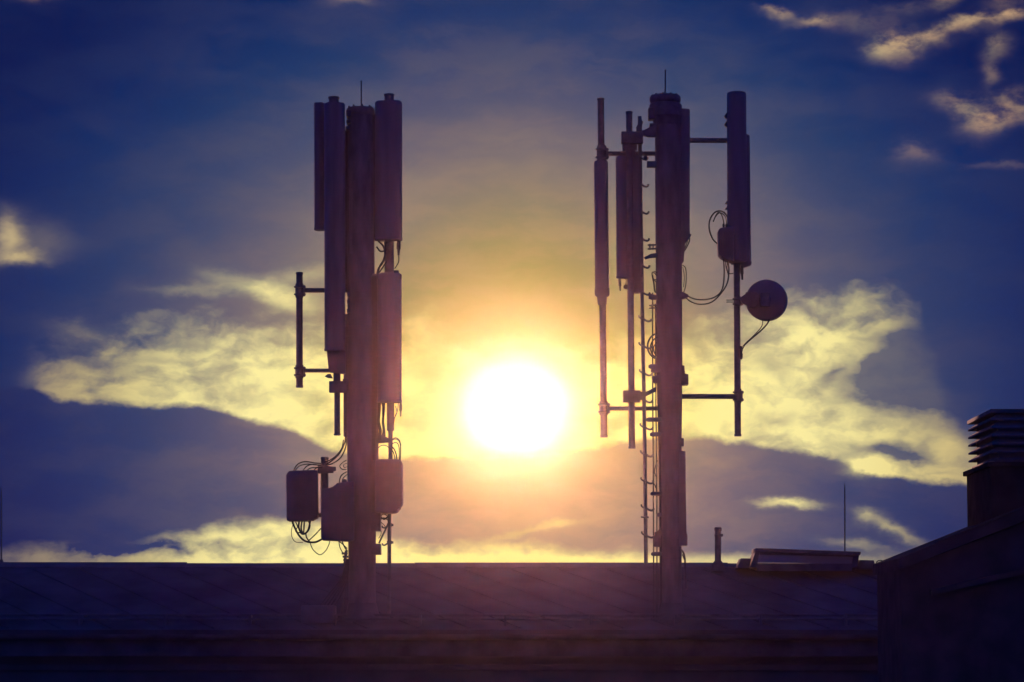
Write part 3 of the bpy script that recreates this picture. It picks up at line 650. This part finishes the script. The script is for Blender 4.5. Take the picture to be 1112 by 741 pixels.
for x, y in ((785.8, 247), (792.4, 246.6), (789, 247.2)): connector(uj, x - 1.4, x + 1.4, y - 3.8, y + 1, YM - 0.12)
for x in (785.8, 790): connector(uj, x - 1.2, x + 1.2, 279, 285, YM - 0.12)
bm = new(); polyP(bm, [(738, 316.5), (743, 317.5), (745.6, 319.5), (747.6, 320), (747.6, 322.6), (744, 324), (738, 325)], YM - 0.12, 0.12, 0.003); link('bracket', bm, M_STEEL, mr)
# dish
dc = P(832.0, 326.2, YM - 0.02); ax = Vector((0.22, 0.97, 0.03)).normalized(); rd_ = M(22.6, YM)
bm = new(); axis_lathe(bm, dc - ax * 0.10, ax, [(0, 0.045), (0.005, 0.07), (0.03, rd_ * 0.62), (0.055, rd_ * 0.88), (0.075, rd_ * 0.985), (0.085, rd_ * 1.0), (0.20, rd_ * 1.0), (0.215, rd_ * 0.99), (0.225, rd_ * 0.93)], 56)
dish = link('dish', bm, M_RAD, mr)
bm = new(); axis_lathe(bm, dc - ax * 0.17, ax, [(0, 0.05), (0.02, 0.07), (0.075, 0.075)], 24); boxP(bm, 826, 318, 836, 333, YM - 0.24, 0.1, 0.01); link('hub', bm, M_STEEL, dish)
bm = new(); polyP(bm, [(803, 323.4), (807, 321.6), (810, 318.6), (816, 317), (822, 317.5), (824, 321), (824, 331), (818, 335), (813.6, 333.4), (809, 330.6), (805, 328.6)], YM - 0.16, 0.05, 0.006)
for p in ((811, 318.8), (809.5, 329.6), (813.5, 333)): tubeP(bm, [(p[0], p[1], -.2), (p[0], p[1], -.06)], 3.0, YM, 8)
link('dish_bracket', bm, M_STEEL, dish)
clamp_part(dish, 796.6, 322, 804.8, 333, YM + 0.02)
bm = new()
for y in (326, 328.2): tubeP(bm, [(788.6, y), (797, y)], 1.0, YM - 0.02, 6)
link('bolt', bm, M_STEEL, dish)
for pts, w in ((((835.4, 347), (833, 352), (826, 359.5), (816, 368), (807, 376)), 1.7), (((828.4, 347), (827.4, 354), (822, 361), (811, 372), (806, 380)), 1.0), (((836, 348), (828, 358), (813, 369.5), (805.6, 377)), 0.8)):
    cable(dish, [(a, b, -.05) for a, b in pts], w, YM)
bm = new(); latheP(bm, 804.6, YM + 0.02, [(376, 1.4), (378, 2.2), (381, 2.0), (383, 1.5), (385, 2.2), (389, 1.9), (390.5, 1.0)], 8); link('cable_gland', bm, M_CABLE, mr)

# left outriggers: outer pipe K with a slim panel, mid pipe with a twin panel
pk = mount_pipe(mr, 652.4, 655.8, 106.6, 475, 7.2, YM + 0.05)
aL = antenna(mr, 652.6, 653.9, 175, 316, 15.4, YM + 0.0, 0.13, 0)
bm = new(); latheP(bm, 653.8, YM + .04, [(315.5, 8), (316.5, 8.2), (320, 8.0), (322, 7.0), (322.6, 5.4), (330, 4.9), (331.5, 4.0)], 20); link('collar', bm, M_UNIT, aL)
clamp_part(pk, 647.6, 158.5, 659.2, 175, YM + 0.05); clamp_part(pk, 650.4, 436, 660.6, 451, YM + 0.05)
for y, x0, x1, w in ((167.0, 654, 713, 5.0), (443.8, 656, 718, 4.6)):
    bm = new(); tubeP(bm, [(x0, y), (x1, y)], w, YM + 0.05, 12); link('arm', bm, M_STEEL, mr)
pm = mount_pipe(mr, 683.2, 686.2, 121, 487.4, 7.0, YM - 0.12)
aN = antenna(mr, 676.6, 677.6, 170, 302, 17.0, YM - 0.02, 0.14, 10)
aN2 = antenna(mr, 690.4, 691.4, 170, 318, 15.4, YM - 0.0, 0.14, -12, M_RAD2)
connector(aN, 671.2, 674.4, 302, 316, YM - .02, .8)
cable(aN, [(673, 303), (676.5, 302), (680, 304), (679.4, 309)], .9, YM); 
bm = new(); axis_lathe(bm, P(679.6, 311.4, YM), Vector((0, 1, 0)), [(0, .03), (.06, .03)], 14); link('cable_gland', bm, M_CABLE, aN)
for y0, y1 in ((142.8, 155.4), (424, 436.6)):
    bm = new(); boxP(bm, 674.8 + (2 if y0 > 300 else 0), y0, 698.4 - (3 if y0 > 300 else 0), y1, YM - 0.2, 0.13, 0.006)
    for yy in (y0 + 3, y1 - 3): tubeP(bm, [(680, yy, -.26), (680, yy, -.1)], 2.6, YM, 6); tubeP(bm, [(690, yy, -.26), (690, yy, -.1)], 2.6, YM, 6)
    link('bracket', bm, M_STEEL, mr)
bm = new(); polyP(bm, [(697, 142), (703, 139.6), (709, 136.6), (713, 135), (713, 148.5), (704, 148.6), (699, 146.6), (697, 150)], YM - 0.15, 0.07, 0.004); link('bracket', bm, M_STEEL, mr)
bm = new(); polyP(bm, [(694, 424.6), (700, 426.8), (713, 419.6), (713, 425), (701, 430), (696, 434), (694, 435.6)], YM - 0.15, 0.07, 0.004); link('bracket', bm, M_STEEL, mr)
for x0, x1, y0, y1 in ((676, 680, 156.6, 163.6), (687.6, 692, 156.6, 163), (680, 690, 155, 170)):
    bm = new(); boxP(bm, x0, y0, x1, y1, YM - 0.14, 0.08, 0.006); link('clamp', bm, M_STEEL, pm)
bm = new(); boxP(bm, 702.6, 175, 713.4, 181.6, YM - 0.1, 0.08, 0.004); link('bracket', bm, M_STEEL, mr)
bm = new(); latheP(bm, 701, YM - .1, [(169.5, 1.8), (171, 2.4), (174, 1.6)], 8); link('cable_gland', bm, M_CABLE, mr)
# climbing rail with pegs
bm = new(); tubeP(bm, [(694.6, 126.6), (695.4, 200), (697.2, 318), (699.4, 437), (700.6, 520), (701.4, 613)], 4.2, YM - 0.05, 10)
polyP(bm, [(692.8, 126.2), (696.6, 126.2), (696.6, 131), (698.8, 132.4), (697.2, 135), (697.2, 143), (691.2, 143), (690.8, 138), (693, 135)], YM - 0.1, 0.05, 0.004)
rail = link('climbing_rail', bm, M_STEEL, mr)
yy = 172.5; k = 0
while yy < 590:
    t = (yy - 126) / (613 - 126); x = 694.6 + 6.8 * t ** 0.9
    bm = new()
    if yy > 340: tubeP(bm, [(x, yy - 1.4), (x - 3.8, yy - 4.0), (x - 4.2, yy - 6.2)], 1.8, YM - 0.1, 8, True)
    if yy < 340: tubeP(bm, [(x, yy - 1.6, 0), (x + 3.6, yy + .6, 0), (x + 6.2, yy + 1.2, 0), (x + 7.8, yy - .2, 0), (x + 8.0, yy - 1.6, 0)], 2.2, YM - 0.1, 8, True)
    else: tubeP(bm, [(x, yy - 2.6, 0), (x + 3.6, yy - .2, 0), (x + 6.6, yy + .6, 0), (x + 8.8, yy - .4, 0), (x + 9.4, yy - 2.0, 0)], 2.2, YM - 0.1, 8, True)
    link('step_peg', bm, M_STEEL, rail); yy += 29.35
for y in (561.5,):
    bm = new(); tubeP(bm, [(696, y), (704.5, y + .4)], 2.0, YM - .1, 8); link('clamp', bm, M_STEEL, rail)
# small brackets and cables between the rail and the pole
def br(pts, Y=YM - 0.1, d=0.05): 
    bm = new(); polyP(bm, pts, Y, d, 0.002); link('bracket', bm, M_STEEL, mr)
for y in (265.5, 269.6): br([(703.4, y), (713, y - .4), (713, y + 1.0), (703.4, y + 1.2)])
br([(705, 264.8), (706.6, 264.8), (706.6, 271), (705, 271)]); br([(708.6, 265), (710, 265), (710, 271), (708.6, 271)])
br([(699, 279.6), (703, 277.8), (706.5, 275.8), (714, 274.8), (714, 279.6), (706, 280), (701, 281.8)])
for y in (331.0, 334.0): br([(705, y), (714, y - .3), (714, y + 1.0), (705, y + 1.1)])
br([(707.4, 330.6), (709, 330.6), (709, 335), (707.4, 335)]); br([(704.4, 319.4), (708, 319.4), (714, 321), (714, 326), (708, 325.6), (704.4, 324.4)])
for y0, x0 in ((396.6, 704.5), (401, 707), (409, 708), (412.5, 709), (454.4, 702), (470.4, 706), (535, 706.6), (558, 713), (578, 711), (600.4, 707.2)):
    br([(x0, y0), (x0 + 2, y0 - 1), (719, y0 - 1), (719, y0 + 3.4), (x0 + 2, y0 + 3.4), (x0, y0 + 2.4)], YM - 0.12, 0.1)
br([(710, 583), (718, 572), (718, 594), (710, 594)], YM - .12, .12)
for x0, x1, y0 in ((708.6, 709.6, 318), (711.8, 713.2, 330), (714.6, 717, 440), (716.4, 718, 470)):
    cable(mr, [(x0, y0, -.08), ((x0 + x1) / 2 - .4, (y0 + 500) / 2, -.08), (x1, 540, -.08), (x1 + .3, 684, -.08)], 1.5, YM)
for pts, w in ((((713, 362), (707, 366), (703.6, 373), (704, 381), (708, 387), (713, 390)), 2.0), (((714, 366), (709, 370), (706.4, 377), (708, 384), (712, 388)), 1.6), (((713, 372), (709.6, 378), (711.6, 385), (714, 386)), 1.4),
               (((713.6, 300), (709.4, 295.6), (708, 298), (709.6, 304), (713.4, 303)), 1.2), (((708.4, 299), (710, 308), (711, 316), (713, 318)), 1.8), (((709, 302), (713, 307)), 1.1), (((710, 295), (714, 296)), 1.2),
               (((714, 500), (710.6, 512), (713.2, 520), (712, 530)), 1.2), (((708, 522), (711, 527), (713.6, 533)), 1.1), (((713.4, 340), (712.6, 350), (713, 362)), 1.3),
               (((715, 400), (711.6, 404), (712.4, 412)), 2.2), (((739, 597), (742, 600), (743.4, 605), (744, 612), (745, 640, -.1)), 2.0), (((741.6, 602), (743.8, 608)), 2.4)):
    cable(mr, [tuple(p) for p in pts], w, YM - 0.08)
bm = new(); polyP(bm, [(736, 489.6), (744.4, 490), (744.8, 578), (746.6, 581), (746.6, 592.6), (736, 593)], YM - 0.1, 0.16, 0.008); link('cable_duct', bm, M_UNIT, mr)
bm = new(); polyP(bm, [(735, 476), (742.6, 476), (742.8, 484.4), (735, 484.4)], YM - 0.1, 0.14, 0.004); link('bracket', bm, M_STEEL, mr)

# ------------------------------------------------------------------ haze volume added to imitate the veiling glare around the sun
bm = new(); boxW(bm, (-86, -106, -1.0), (86, 68, 22.3), 0.0)
hm = bpy.data.materials.new('glare_haze'); hm.use_nodes = True; ht = hm.node_tree; ht.nodes.clear()
ho = ht.nodes.new('ShaderNodeOutputMaterial'); hv = ht.nodes.new('ShaderNodeVolumePrincipled')
hv.inputs['Color'].default_value = (1.0, 0.69, 0.58, 1); hv.inputs['Density'].default_value = 8.2e-5; hv.inputs['Anisotropy'].default_value = 0.98
ht.links.new(hv.outputs[0], ho.inputs['Volume'])
hz = link('haze', bm, hm, smooth_=False); hz['kind'] = 'stuff'
